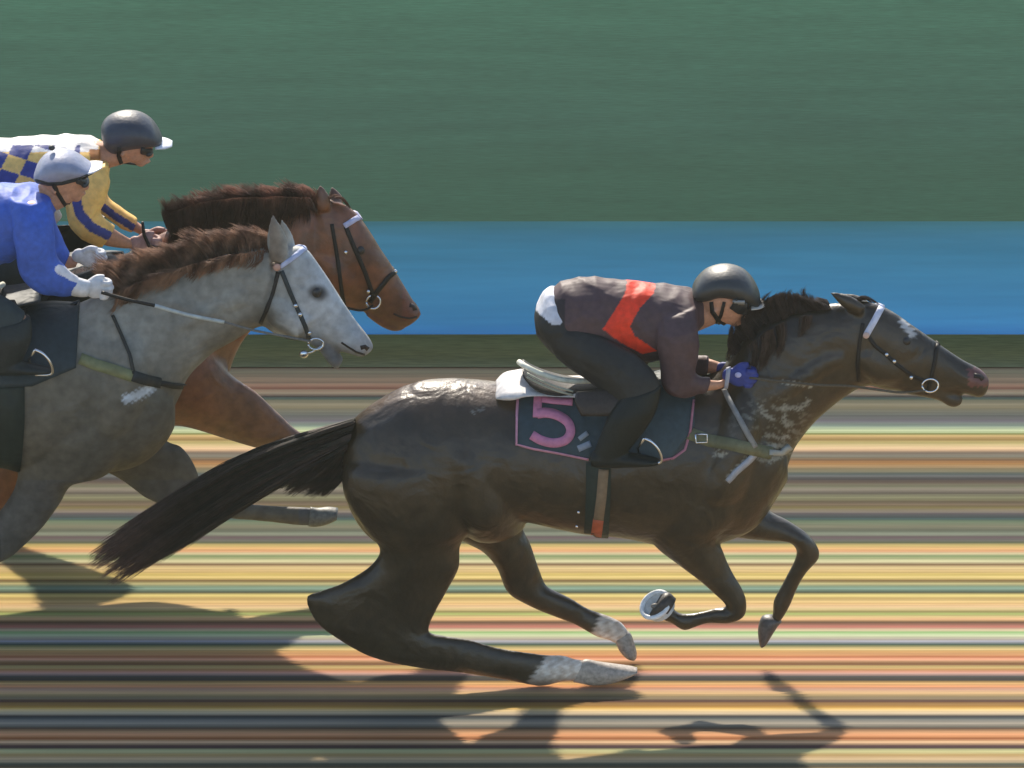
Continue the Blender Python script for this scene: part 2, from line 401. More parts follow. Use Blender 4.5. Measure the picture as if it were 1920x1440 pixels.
# ---- black horse in front
YB = 0.0
bT = [(650,800,638,890,.07),(670,779,656,955,.15),(705,753,690,1005,.21),(750,727,742,1035,.25),(800,712,805,1030,.27),(850,709,870,1000,.28),(910,713,925,985,.27),(960,720,975,977,.265),(1020,724,1030,988,.28),(1090,720,1095,1001,.295),(1160,712,1165,1008,.30),(1230,700,1235,1022,.29),(1290,702,1300,1028,.27),(1350,702,1362,1015,.25),(1400,715,1418,988,.23),(1448,770,1456,935,.18),(1474,822,1477,900,.11)]
bN = [(1290,714,1420,950,.20),(1348,692,1470,890,.18),(1394,632,1492,838,.15),(1440,596,1530,790,.125),(1500,580,1567,757,.105),(1555,570,1602,733,.095),(1590,568,1627,724,.085)]
bH = [(1565,592,1588,690,.065),(1600,566,1615,716,.082),(1640,569,1655,729,.088),(1675,585,1690,734,.084),(1705,606,1715,740,.076),(1740,630,1745,740,.062),(1775,655,1778,738,.052),(1808,676,1808,738,.05),(1833,688,1832,745,.052),(1848,700,1845,742,.042),(1855,712,1852,730,.02)]
bJ = [(1690,700,1690,736,.05),(1730,708,1730,744,.045),(1760,715,1758,750,.04),(1780,728,1775,760,.038),(1796,736,1789,764,.036),(1806,744,1802,758,.022)]
cheek = [(1610,625,1612,700,.10),(1635,615,1640,722,.105),(1662,630,1668,722,.10),(1690,650,1692,716,.085)]
bF1 = [(1230,820,1380,800,.06),(1190,900,1430,860,.11),(1190,940,1425,915,.13),(1200,980,1400,960,.12),(1228,1022,1350,1003,.09),(1265,1053,1357,1037,.068),(1310,1087,1372,1072,.05),(1340,1113,1392,1105,.043),(1358,1130,1400,1130,.04),(1361,1141,1395,1155,.038),(1348,1140,1368,1168,.033),(1320,1146,1330,1168,.026),(1295,1150,1298,1178,.028),(1275,1150,1282,1182,.03),(1264,1142,1258,1168,.03),(1262,1132,1238,1160,.038)]
bF2 = [(1290,960,1370,850,.06),(1330,995,1410,890,.10),(1392,1007,1438,952,.08),(1440,1012,1477,976,.058),(1477,1014,1515,1003,.048),(1493,1030,1532,1024,.043),(1490,1050,1536,1045,.04),(1476,1078,1513,1072,.031),(1463,1102,1496,1100,.027),(1450,1128,1483,1132,.03),(1449,1148,1472,1152,.03),(1446,1158,1463,1165,.028)]
bR2 = [(760,800,900,790,.08),(750,860,960,840,.13),(800,950,990,900,.17),(840,995,984,950,.14),(868,1011,979,988,.115),(902,1030,995,1022,.088),(932,1065,1010,1066,.06),(950,1108,1024,1098,.05),(982,1130,1044,1110,.045),(1035,1154,1070,1122,.035),(1078,1171,1102,1141,.028),(1116,1192,1140,1155,.037),(1138,1198,1166,1168,.034),(1154,1205,1180,1188,.03)]
bR1 = [(730,850,840,845,.05),(675,860,890,850,.11),(645,880,905,860,.155),(646,930,905,910,.165),(680,985,890,980,.14),(712,1028,864,1020,.10),(694,1062,861,1062,.078),(645,1093,840,1105,.06),(598,1110,818,1145,.052),(574,1122,806,1172,.048),(592,1165,806,1187,.045),(628,1195,815,1190,.043),(690,1230,835,1193,.038),(770,1250,880,1200,.034),(870,1262,940,1216,.031),(960,1277,1022,1228,.032),(1010,1286,1056,1229,.038),(1048,1279,1078,1236,.032),(1085,1276,1100,1239,.03)]
thighN = [(770,760,900,750,.10),(780,810,945,800,.265),(800,870,968,855,.292),(830,935,986,918,.28),(862,985,988,965,.2),(885,1005,984,985,.13,-.02)]
shoulderN = [(1380,680,1440,720,.10),(1335,740,1440,765,.235),(1300,810,1440,830,.285),(1262,880,1430,890,.28),(1235,940,1400,940,.2)]
neckN = [(1350,700,1400,790,.14),(1430,680,1480,760,.15),(1510,640,1545,710,.125),(1570,620,1590,690,.105)]
L = [bT, bN, bH, bJ, cheek, thighN, shoulderN, neckN]
ear(L, (1610,578), (1556,548), 26, -.05); ear(L, (1622,574), (1574,550), 24, .05)
LATHER = [([(1440,835),(1478,838)],1),([(1425,860),(1445,864),(1478,846)],.8),([(1402,862),(1385,876),(1366,900)],.8),([(1343,850),(1358,853)],.8),([(1426,762),(1434,778),(1448,786)],1),([(1468,764),(1500,766),(1516,752)],.9),([(1475,800),(1470,780)],1.2),([(1440,815),(1462,822),(1480,818)],1.2),([(886,772),(906,768)],1.3),([(1470,716),(1520,724)],1.3)]
def bl(c):
    px, py = proj(c); px += 3*sin(py*.7); py += 2*sin(px*.5); k = (.040,.028,.015)
    sk_ = lerp((.66,.61,.54), (.45,.36,.28), .5+.5*sin(px*.31+py*.17)*sin(py*.23))
    if 1105 < px < 1212 and 1136 < py < 1242: k = lerp(k, sk_, sstep(1122, 1134, px+.45*(py-1150)))
    if px > 985 and py > 1222: k = lerp(k, lerp(sk_, (.3,.22,.16), sstep(1262,1284,py)), sstep(1020, 1034, px+.75*(py-1230)))
    if px > 1815 and 690 < py < 725: return lin(118,72,66,.8)
    if px > 1640 and py < 725:  # narrow pale streak along the face profile
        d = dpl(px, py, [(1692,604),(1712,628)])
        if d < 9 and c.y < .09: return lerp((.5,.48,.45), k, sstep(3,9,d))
    d = min(dpl(px, py, q)*z for q, z in LATHER)
    nz = NZ.noise(Vector((px*.06+py*.02, py*.14-px*.05, c.y*6))); n3 = NZ.noise(Vector((px*.25, py*.3, 3)))
    d += 5*n3-1
    if d < 4.5: k = lerp(lin(150,150,138), k, sstep(.5, 4.5, d)*.75+.25)
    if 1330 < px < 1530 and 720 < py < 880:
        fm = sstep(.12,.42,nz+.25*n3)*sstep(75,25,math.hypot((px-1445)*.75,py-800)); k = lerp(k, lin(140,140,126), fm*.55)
    if 560 < py and px < 1000 and py < 800: return lerp(k, (.085,.05,.028), sstep(800,745,py)*.8)  # coppery sunlight on the upper rump put into the coat colour
    return k
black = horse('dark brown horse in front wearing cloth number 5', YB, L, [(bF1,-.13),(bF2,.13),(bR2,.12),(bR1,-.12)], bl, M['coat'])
SKB = Skin(black)
add_hoof([(1268,1122,1236,1164,.045),(1257,1112,1222,1158,.052),(1246,1112,1212,1156,.056)], YB-.13, black)
# shoe on the turned-up sole
mb = MB(); cc = P(1229,1134,YB-.13); ax = Vector((-.62, 0, .5)).normalized(); tt = Vector((.55,-.25,.62)).normalized(); ss = ax.cross(tt).normalized(); tt = ss.cross(ax)
u_ = Vector((.053, -.0, .035)); v_ = Vector((.018, -.05, -.026))
tube(mb, [cc+u_*cos(a)*1.0+v_*sin(a) for a in [rad(t) for t in range(20, 345, 12)]], .011, 8); build('horseshoe', mb, M['cloth'], black, (.85,.86,.86))
mb = MB(); v = [cc+Vector((.006,.002,-.005))]+[cc+Vector((.004,.001,-.003))*1.0+u_*cos(a)*1.02+v_*sin(a)*1.02 for a in [rad(t) for t in range(0, 360, 15)]]; v += [p+Vector((.02,.004,-.016)) for p in v]; n_ = 24
f = [(0, 1+i, 1+(i+1) % n_) for i in range(n_)]+[(n_+1, n_+2+(i+1) % n_, n_+2+i) for i in range(n_)]+[(1+i, n_+2+i, n_+2+(i+1) % n_, 1+(i+1) % n_) for i in range(n_)]; mb.add(v, f); build('sole', mb, M['cloth'], black, (.62,.60,.56), sm=False)
mb = MB(); ball(mb, cc+Vector((-.004,-.006,.002))+v_*.12, .018, .012, .012); build('frog', mb, M['hoof'], black, (.2,.18,.16))
add_hoof([(1446,1154,1466,1166,.034),(1428,1157,1460,1172,.044),(1421,1178,1448,1190,.048),(1422,1200,1438,1206,.042),(1424,1208,1431,1211,.03)], YB+.13, black, (.10,.09,.085))
add_hoof([(1146,1199,1178,1184,.03),(1153,1203,1184,1190,.038),(1160,1218,1190,1207,.046),(1172,1231,1194,1222,.048),(1184,1236,1194,1231,.03)], YB+.12, black, (.32,.29,.25))
add_hoof([(1074,1279,1092,1238,.03),(1085,1281,1102,1236,.036),(1112,1285,1122,1240,.044),(1145,1282,1150,1244,.048),(1175,1272,1180,1248,.044),(1194,1262,1195,1252,.03)], YB-.12, black, (.42,.36,.30))
eyeball(1700, 640, YB, SKB, black)
for q in (None, YB):
    mb = MB(); strap(mb, SKB, [(1826,704),(1838,706),(1843,712)], 9, YB, .002, .006)
    if q is not None: mb.v = [(p[0], 2*q-p[1], p[2]) for p in mb.v]
    build('nostril', mb, M['hoof'], black, (.02,.012,.01))
# tail
R2 = random.Random(5); mb = MB()
loft(mb, [(668,786,655,835,.03),(630,803,622,862,.035),(580,820,572,880,.04),(520,842,528,898,.045),(450,878,470,932,.045),(380,922,404,980,.045),(310,970,338,1022,.04),(265,1005,288,1045,.025)], YB, n=3, seg=12)
hairs(mb, [[(665,786),(445,860),(168,1036)],[(662,796),(440,880),(176,1055)],[(658,812),(450,905),(192,1078)],[(654,826),(465,925),(212,1094)],[(650,838),(490,930),(300,1050)]], YB, 7500, .085, .0020, .012, R2, .80, 1.0)
hairs(mb, [[(600,830),(550,878),(480,922)],[(640,828),(590,876),(520,924)],[(655,835),(618,884),(560,932)],[(662,850),(640,892),(600,928)]], YB, 3200, .07, .0018, .012, R2, .6, 1.05)
def tailc(c):
    px, py = proj(c); return lerp((.05,.038,.03), (.26,.14,.11), sstep(360,180,px)*.75+.15*sin(px*.05+py*.3))
build('tail', mb, M['hair'], black, tailc)
mb = MB()
loft(mb, slim([(1380,640,1392,680,.02),(1400,600,1410,650,.03),(1427,577,1440,620,.035),(1480,556,1490,600,.035),(1520,562,1525,600,.03),(1555,572,1560,600,.02)]), YB, n=3, seg=10)
hairs(mb, [[(1385,690),(1365,665),(1368,640)],[(1395,655),(1378,622),(1384,600)],[(1420,625),(1402,592),(1418,568)],[(1450,605),(1440,568),(1452,556)],[(1485,590),(1472,560),(1476,547)],[(1520,582),(1505,560),(1500,552)],[(1560,582),(1545,568),(1525,564)]], YB, 3400, .04, .0014, .016, R2, .55, 1.1)
hairs(mb, [[(1590,575),(1610,556),(1645,568)],[(1600,572),(1625,562),(1655,578)]], YB, 120, .03, .002, .006, R2)
hairs(mb, [[(1400,650),(1400,690),(1385,735)],[(1440,620),(1440,660),(1425,700)],[(1480,600),(1480,635),(1465,665)],[(1530,588),(1525,610),(1510,635)]], YB-.12, 260, .03, .002, .01, R2)
build('mane', mb, M['hair'], black, (.085,.06,.05))

# ---- grey horse, next lane out
YG = 0.8
gT = shift(bT[:12], -1145, -130)+[(150,572,158,886,.265),(205,570,218,884,.25),(255,595,270,868,.22),(302,655,310,832,.17),(326,705,328,800,.11)]
gN = [(120,580,290,840,.2),(200,548,338,745,.175),(265,527,356,705,.15),(330,508,398,664,.125),(400,478,438,640,.105),(460,458,482,614,.095),(508,462,505,612,.085)]
gH = [(518,482,482,585,.065),(542,464,496,612,.082),(572,464,522,630,.088),(598,496,552,636,.084),(622,531,580,638,.075),(644,565,606,642,.063),(667,599,632,655,.055),(685,622,660,664,.053),(697,640,676,668,.045),(701,652,688,662,.022)]
gJ = [(585,615,575,641,.045),(605,630,597,656,.042),(626,645,612,676,.038),(636,660,621,686,.034),(645,672,632,693,.022)]
gC = [(500,540,496,590,.09),(515,525,508,612,.112),(545,530,535,628,.115),(575,556,560,632,.10),(605,568,590,600,.078),(640,604,625,625,.062)]
gF1 = [(70,690,200,690,.06),(35,750,250,760,.12),(25,800,255,815,.135),(36,850,205,885,.11),(30,905,138,905,.08),(12,942,112,944,.062),(-22,985,78,990,.05),(-58,1020,25,1040,.045),(-75,1045,-20,1062,.042),(-92,1070,-50,1078,.03),(-104,1098,-76,1100,.03),(-110,1118,-78,1122,.032)]
gF2 = [(120,860,260,760,.11),(195,882,310,825,.08),(235,905,340,838,.06),(268,930,362,866,.048),(300,945,374,898,.043),(335,955,378,925,.038),(375,962,400,932,.028),(430,972,440,942,.026),(500,978,505,948,.026),(560,985,560,950,.03),(590,986,595,952,.03)]
gR1 = shift(back_legs(bR1[:17]), -1145, -130); gR2 = shift(back_legs(bR2), -1145, -130)
L = [gT, gN, gH, gJ, gC, [(235,560,300,600,.10),(190,620,305,645,.225),(155,690,305,710,.272),(117,760,290,770,.26),(90,820,255,820,.2)], [(215,600,270,680,.15),(300,560,345,640,.145),(380,525,415,600,.12),(450,500,470,580,.11)]]
ear(L, (524,478), (511,402), 38, -.05); ear(L, (540,470), (528,410), 30, .055)
R3 = random.Random(2)
def gr(c):
    px, py = proj(c)
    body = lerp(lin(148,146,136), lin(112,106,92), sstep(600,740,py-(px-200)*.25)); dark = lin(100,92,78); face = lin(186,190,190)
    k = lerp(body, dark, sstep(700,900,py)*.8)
    if py < 720: k = lerp(k, face, sstep(500,585,px+(py-560)*.15))
    if px > 560 and py < 700: k = lerp(k, lin(120,115,105), sstep(20,2,dpl(px,py,[(590,548),(602,552)]))*.9 if c.y < YG else 0); k = lerp(k, lin(150,140,130), sstep(655,685,px+py*.25-160)*.5)
    k = lerp(k, lin(215,222,226), sstep(13,3,dpl(px,py,[(238,748),(256,742),(282,728)])+4*sin(px*.5)*sin(py*.6))*(c.y < YG))
    k = lerp(k, (.035,.035,.04), sstep(20,6,math.hypot((px-597)*.8, py-549))*.85)
    if px > 505 and py < 500: k = lerp(k, lin(120,96,78), sstep(26,4,abs(px-(507+(py-400)*.12)))*.5)
    if px > 560: k = lerp(k, lin(92,92,92), sstep(632,656,py+(px-620)*-.32)*.75)
    k = lerp(k, lin(96,92,84), sstep(9,2,dpl(px,py,[(512,520),(499,560),(512,606),(548,630)]))*.55)  # shading along the cheek edge painted as a dark line
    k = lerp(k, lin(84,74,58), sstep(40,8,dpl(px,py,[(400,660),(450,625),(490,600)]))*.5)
    if px < 420 and py > 900: k = lerp(k, lin(96,94,92), .6)
    if px < 0 and py > 1000: k = lin(70,68,66)
    return tuple(q*.95 for q in k)
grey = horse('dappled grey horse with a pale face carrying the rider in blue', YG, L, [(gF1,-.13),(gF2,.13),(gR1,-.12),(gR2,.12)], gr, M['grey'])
SKG = Skin(grey)
add_hoof([(-112,1116,-80,1122,.04),(-118,1130,-78,1136,.05),(-122,1142,-76,1146,.052)], YG-.13, grey)
add_hoof([(578,987,582,950,.03),(592,988,596,952,.036),(612,984,616,950,.044),(630,976,634,952,.042)], YG+.13, grey, (.16,.155,.13))
eyeball(594, 549, YG, SKG, grey, .024)
hoofs = [(1085,1280,1102,1236,.036),(1112,1285,1122,1240,.044),(1145,1282,1150,1244,.048),(1175,1272,1180,1248,.044),(1194,1262,1195,1252,.03)]
hoof2 = back_legs([(1153,1203,1184,1190,.038),(1160,1218,1190,1207,.046),(1172,1231,1194,1222,.048),(1184,1236,1194,1231,.03)])
add_hoof(shift(hoof2, -1145, -130), YG+.12, grey)
mb = MB()
loft(mb, slim([(188,510,215,560,.03),(225,478,250,545,.045),(290,478,305,518,.045),(350,462,365,505,.04),(410,444,425,492,.04),(455,440,465,482,.035),(495,448,500,480,.025)]), YG, n=3, seg=10)
hairs(mb, [[(225,560),(195,535),(172,520)],[(260,540),(225,505),(195,485)],[(310,520),(282,486),(248,470)],[(365,503),(342,470),(308,460)],[(420,488),(402,452),(372,440)],[(465,476),(455,438),(425,428)],[(508,474),(505,446),(484,434)]], YG, 5000, .05, .0014, .016, R3, .55, 1.08)
hairs(mb, [[(225,545),(215,565),(200,580)],[(300,515),(290,530),(270,545)],[(400,485),(395,498),(380,508)],[(495,468),(492,482),(480,492)]], YG-.1, 1500, .03, .0015, .028, R3)
def gm(c):
    px, py = proj(c); return lerp((.16,.08,.05), (.46,.27,.17), .5+.5*sin(px*.13+py*.07+sin(px*.031)*3))
build('mane', mb, M['hair'], grey, gm)
mb = MB(); loft(mb, shift([(664,786,655,840,.035),(630,797,625,872,.045),(580,810,575,890,.05),(520,830,530,900,.05),(450,862,470,935,.05),(380,905,410,990,.05),(310,955,345,1035,.045),(250,1000,285,1062,.02)], -1145, -130), YG, n=3, seg=10)
build('tail', mb, M['hair'], grey, (.12,.11,.1))

# ---- bay horse, farthest lane
YR = 1.45
rT = shift(bT[:13], -1050, -225)+[(300,480,312,790,.25),(350,525,365,770,.22),(392,590,402,755,.18),(424,640,430,716,.11)]
rN = [(200,500,395,790,.2),(262,460,425,715,.18),(330,425,445,660,.15),(400,400,472,620,.125),(470,385,512,585,.11),(540,378,560,560,.10),(585,378,590,560,.09)]
rH = [(578,400,562,520,.07),(605,375,585,555,.085),(640,380,618,576,.09),(668,398,645,582,.088),(692,430,672,582,.08),(714,466,692,588,.07),(735,498,708,598,.06),(757,534,722,608,.055),(774,562,742,612,.053),(786,578,760,612,.045),(790,590,776,602,.02)]
rJ = [(690,575,686,592,.045),(708,585,702,604,.04),(728,595,718,614,.038),(748,600,738,621,.034),(762,604,756,618,.02)]
rC = [(600,440,600,550,.10),(630,440,640,565,.105),(665,470,668,565,.09)]
rF1 = [(320,620,300,800,.14),(390,655,335,798,.11),(436,704,372,806,.085),(480,735,422,822,.062),(520,772,475,838,.05),(556,806,530,850,.044),(596,828,585,868,.04),(628,842,618,880,.038),(655,855,648,884,.03),(690,890,675,908,.026),(720,930,700,942,.026),(738,952,716,962,.03)]
rF2 = [(30,740,220,800,.12),(20,820,140,860,.10),(-5,865,78,900,.07),(-42,915,18,945,.05),(-78,965,-34,985,.042),(-92,985,-58,1000,.034),(-112,1008,-86,1014,.028)]
rR1 = shift(back_legs(bR1[:17]), -1050, -225); rR2 = shift(back_legs(bR2), -1050, -225)
L = [rT, rN, rH, rJ, rC]
ear(L, (606,388), (600,346), 30, -.05); ear(L, (632,384), (622,350), 28, .055)
def br(c):
    px, py = proj(c); k = lin(118,74,48)
    k = lerp(k, lin(118,84,60), sstep(330,430,py)*sstep(360,430,px)*(py > 640))
    if px > 540 and py < 640: k = lerp(k, lin(88,62,46), sstep(690,740,px)*.6)
    if px > 560 and py < 620: k = lerp(k, lin(86,62,48), sstep(.0,.35,NZ.noise(Vector((px*.018,py*.018,2))))*.6)
    if px > 755 and py < 600: k = lerp(k, lin(120,70,52), .7)
    return tuple(q*1.15 for q in k)
bay = horse('bay horse farthest back with a thick dark mane', YR, L, [(rF1,-.13),(rF2,.13),(rR1,-.12),(rR2,.12)], br, M['coat'])
SKR = Skin(bay)
add_hoof([(716,962,738,950,.036),(724,976,748,962,.046),(738,986,752,974,.044)], YR-.13, bay)
add_hoof([(-114,1006,-86,1016,.036),(-122,1024,-86,1028,.048),(-124,1034,-84,1036,.05)], YR+.13, bay)
add_hoof(shift(hoof2, -1050, -225), YR+.12, bay)
eyeball(676, 470, YR, SKR, bay, .021)
mb = MB()
loft(mb, slim([(312,400,325,475,.04),(350,378,352,480,.06),(395,366,395,468,.06),(440,360,440,452,.06),(490,358,490,440,.055),(540,360,538,428,.05),(580,366,575,415,.04)]), YR, n=3, seg=10)
hairs(mb, [[(335,470),(315,420),(302,378)],[(370,440),(345,390),(325,372)],[(420,420),(395,375),(372,362)],[(480,405),(455,368),(430,352)],[(540,395),(525,362),(500,350)],[(600,392),(585,362),(560,352)]], YR, 5000, .055, .0014, .016, R3, .55, 1.04)
hairs(mb, [[(320,400),(318,440),(312,485)],[(380,380),(375,430),(368,475)],[(450,372),(445,415),(436,455)],[(520,370),(515,405),(505,440)],[(580,372),(576,395),(566,425)]], YR-.1, 2600, .035, .0016, .03, R3)
hairs(mb, [[(612,372),(632,364),(655,392)],[(622,370),(645,372),(664,402)]], YR-.02, 120, .04, .002, .006, R3)
def rm(c):
    px, py = proj(c); return lerp((.07,.04,.028), (.36,.17,.11), sstep(395,352,py)*(.6+.4*sin(px*.09)))  # sunlit reddish top edge put into the hair colour
build('mane', mb, M['hair'], bay, rm)
mb = MB(); loft(mb, shift([(664,786,655,840,.035),(630,797,625,872,.045),(580,810,575,890,.05),(520,830,530,900,.05),(450,862,470,935,.05),(380,905,410,990,.05),(310,955,345,1035,.045),(250,1000,285,1062,.02)], -1050, -225), YR, n=3, seg=10)
build('tail', mb, M['hair'], bay, (.05,.035,.03))

# ================================================================ TACK
def ring(mb, c, r, n, t=.004, ry=None):
    n = n.normalized(); a = n.cross(Vector((0, .3, 1))).normalized(); b = n.cross(a)
    tube(mb, [c+a*cos(q)*r+b*sin(q)*(ry or r) for q in [2*pi*i/20 for i in range(21)]], t, 7)
def tack(name, parent, sk, Y, pts, wd, col, m='leather', off=.006, mir=True):
    mb = MB(); strap(mb, sk, pts, wd, Y, off, off+.005); o = build(name, mb, M[m], parent, col)
    if mir:
        mb.v = [(p[0], 2*Y-p[1], p[2]) for p in mb.v]; build(name, mb, M[m], parent, col)
    return o
DK = (.018, .015, .013)
def studs(parent, sk, Y, pts, r=.009):
    for (x, y) in pts:
        mb = MB(); h, n = sk.hit(x, y, Y); ball(mb, h+n*.008, r, r*.8, r, 10, 7); build('buckle', mb, M['metal'], parent)
# black horse: bridle
br1 = tack('bridle', black, SKB, YB, [(1622,622),(1640,648),(1662,666),(1682,684),(1712,706),(1738,716)], 7, DK)
tack('browband', br1, SKB, YB, [(1655,572),(1640,600),(1624,628)], 12, lin(205,208,222), 'cloth', .008)
tack('throat_strap', br1, SKB, YB, [(1618,606),(1612,640),(1608,680),(1610,714)], 7, DK)
tack('noseband', br1, SKB, YB, [(1758,645),(1752,680),(1745,712),(1738,738)], 7, DK)
studs(br1, SKB, YB, [(1662,664),(1676,677),(1708,706)])
mb = MB(); h, n = SKB.hit(1624, 628, YB); ball(mb, h+n*.012, .014, .008, .014); build('rosette', mb, M['cloth'], br1, lin(210,180,165))
mb = MB(); h, n = SKB.hit(1738, 718, YB); ring(mb, h+n*.012+Vector((.012,0,-.004)), .034, Vector((.1, -1, .15)), .0045, .028); build('bit_ring', mb, M['metal'], br1)
mb = MB()
tube(mb, [tuple(P(x, y, YB+d)) for x, y, d in cr([(1735,732,-.075),(1690,736,-.10),(1640,730,-.13),(1590,724,-.15),(1530,722,-.17),(1470,716,-.185),(1405,708,-.17)], 5)], .0055, 6)
build('rein', mb, M['leather'], br1, lin(92,84,70))
mb = MB()
tube(mb, [tuple(P(x, y, YB+d)) for x, y, d in cr([(1735,722,.075),(1640,716,.13),(1530,700,.17),(1460,690,.15),(1390,690,.1)], 5)], .0055, 6)
build('rein', mb, M['leather'], br1, lin(92,84,70))
# breast girth
bg1 = tack('breast_girth', black, SKB, YB, [(1290,812),(1330,826),(1368,832),(1410,842),(1445,850)], 23, lin(112,112,84), 'cloth', .010)
mb = MB(); h, n = SKB.hit(1314, 822, YB)
tube(mb, [tuple(h+n*.018+Vector((x, 0, z))) for x, z in ((-.024,.018),(.024,.018),(.026,-.018),(-.022,-.020),(-.024,.019))], .0045, 6); build('buckle', mb, M['metal'], bg1)
tack('breast_strap', bg1, SKB, YB, [(1440,848),(1462,850),(1480,836)], 10, lin(172,170,158), 'cloth', .012)
tack('neck_strap', bg1, SKB, YB, [(1358,730),(1378,770),(1396,805),(1414,838)], 9, lin(138,138,136), 'cloth', .010)
tack('chest_strap', bg1, SKB, YB, [(1418,848),(1400,866),(1380,884),(1364,902)], 10, lin(170,172,178), 'cloth', .009)
# number cloth
mb = MB(); patch(mb, SKB, [(972,716),(1050,722),(1150,716),(1240,702),(1302,696)], [(966,836),(1045,851),(1150,870),(1256,862),(1302,800)], YB, 44, 22, .014, .012, mirror=YB)
cloth = build('number_cloth', mb, M['cloth'], black, lin(60,76,82,.85))
SKC = Skin(black, cloth)
PINK = lin(205,130,158)
def on_cloth(name, pts, wd, col, off=.006, mirror=None, parent=cloth):
    mb = MB(); strap(mb, SKC, pts, wd, YB, off, .007, 4, mirror); return build(name, mb, M['cloth'], parent, col)
on_cloth('border', [(972,724),(969,780),(968,834),(1000,842),(1045,850),(1104,862)], 4.5, lin(205,145,165))
on_cloth('border', [(1236,864),(1262,859),(1284,843),(1294,810),(1301,750)], 4.5, lin(170,112,128))
bowl = cr([(1007,777),(1024,775),(1046,780),(1065,793),(1070,811),(1060,826),(1038,831),(1015,826),(997,816)], 5)
mb = MB()
strap(mb, SKC, [(1074,753),(1040,750),(1003,745)], 16, YB, .007, .008, 3)
strap(mb, SKC, [(1009,741),(1008,760),(1007,783)], 16, YB, .0075, .008, 3)
strap(mb, SKC, bowl, 17, YB, .008, .009, 3)
build('numeral', mb, M['cloth'], cloth, PINK)
on_cloth('emblem', [(1086,824),(1102,812)], 9, lin(150,158,165))
on_cloth('emblem', [(1084,842),(1108,832)], 12, lin(150,158,170))
# saddle, pad, girth, stirrups
def saddle(parent, sk, Y, dx, dy, lightpad):
    sh = lambda L: shift(L, dx, dy)
    mb = MB(); loft(mb, sh([(978,681,984,700,.10),(1000,694,1003,722,.125),(1040,705,1042,738,.12),(1090,712,1090,742,.10),(1125,708,1125,740,.085),(1150,696,1148,722,.05)]), Y, n=3, seg=20)
    sa = build('saddle', mb, M['leather'], parent, (.035,.03,.028))
    for sg in (-1, 1):
        mb = MB(); tube(mb, [P(x+dx, y+dy, Y+sg*d) for x, y, d in cr([(974,679,.02),(984,686,.09),(1010,699,.125),(1040,709,.125),(1070,714,.11),(1105,714,.09),(1132,707,.07),(1148,699,.02)], 4)], .0125, 8); build('piping', mb, M['cloth'], sa, lin(225,225,205))
    for k in (0, 1):
        mb = MB(); tube(mb, [P(x+dx, y+dy+k*7-4, Y-d) for x, y, d in cr([(988,704,.14),(1015,718,.17),(1045,730,.19),(1075,738,.20)], 4)], .005, 6); build('seam', mb, M['cloth'], sa, lin(165,165,145))
    mb = MB(); loft(mb, sh([(928,722,932,740,.10),(942,704,946,746,.135),(962,700,966,744,.15),(984,706,988,730,.15),(1020,715,1022,727,.13),(1060,719,1062,730,.12),(1150,712,1150,735,.13),(1220,700,1220,722,.12)]), Y, n=3, seg=20)
    build('saddle_pad', mb, M['cloth'], sa, lightpad)
    for sg in (-1, 1):
        mb = MB(); loft(mb, sh([(1080,735,1170,728,.010,-.255),(1078,755,1178,750,.011,-.295),(1090,780,1172,778,.009,-.315)]), Y, n=3, seg=14, mirror=None if sg < 0 else Y); build('flap', mb, M['leather'], sa, (.045,.035,.03))
        mb = MB(); q = [(1208,822,.36),(1222,829,.365),(1234,842,.365),(1240,858,.36),(1236,868,.355),(1210,869,.35)]
        tube(mb, [P(x+dx, y+dy, Y-d) for x, y, d in cr(q, 4)]+[P(1210+dx, 869+dy, Y-.28)], .0065, 7)
        tube(mb, [P(1208+dx, 822+dy, Y-.36), P(1196+dx, 840+dy, Y-.29), P(1204+dx, 866+dy, Y-.28)], .006, 7)
        if sg > 0: mb.v = [(p[0], 2*Y-p[1], p[2]) for p in mb.v]
        build('stirrup', mb, M['metal'], sa)
    return sa
sad1 = saddle(black, SKB, YB, 0, 0, lin(215,210,205))
gi = tack('girth', sad1, SKC, YB, [(1122,868),(1122,920),(1120,970),(1118,1004)], 46, lin(44,58,52,.8), 'cloth', .010)
SKD = Skin(black, cloth, gi)
tack('girth_strap', gi, SKD, YB, [(1132,880),(1128,930),(1122,975)], 19, lin(132,112,88), 'cloth', .008)
tack('girth_strap', gi, SKD, YB, [(1122,973),(1118,1003)], 20, lin(180,92,62), 'cloth', .009)
studs(gi, SKD, YB, [(1085,958),(1082,984)], .007)

# grey horse tack
br2 = tack('bridle', grey, SKG, YG, [(528,508),(545,550),(560,585),(572,612),(580,636)], 8, (.03,.04,.045))
tack('browband', br2, SKG, YG, [(574,464),(552,482),(526,500)], 9, lin(190,198,225), 'cloth', .009)
tack('throat_strap', br2, SKG, YG, [(522,510),(512,548),(500,582),(488,606)], 7, DK)
mb = MB(); h, n = SKG.hit(522, 502, YG); ball(mb, h+n*.012, .017, .009, .017); build('rosette', mb, M['cloth'], br2, lin(205,160,140))
studs(br2, SKG, YG, [(553,573),(561,590),(580,622)], .010)
tack('noseband', br2, SKG, YG, [(578,640),(560,637),(535,632)], 7, (.03,.04,.045))
mb = MB(); ring(mb, P(592, 645, YG-.075), .032, Vector((.1, -1, .15)), .005, .024); build('bit_ring', mb, M['metal'], br2)
mb = MB(); ball(mb, P(570, 664, YG-.06), .020, .012, .018); tube(mb, [P(570,664,YG-.06), P(585,660,YG-.07), P(604,648,YG-.07)], .005, 6); build('bit_lever', mb, M['metal'], br2)
mb = MB(); tube(mb, [P(x, y, YG-d) for x, y, d in cr([(582,640,.085),(530,630,.12),(470,618,.14),(420,604,.165)], 5)], .0055, 6); build('rein', mb, M['leather'], br2, lin(120,118,112))
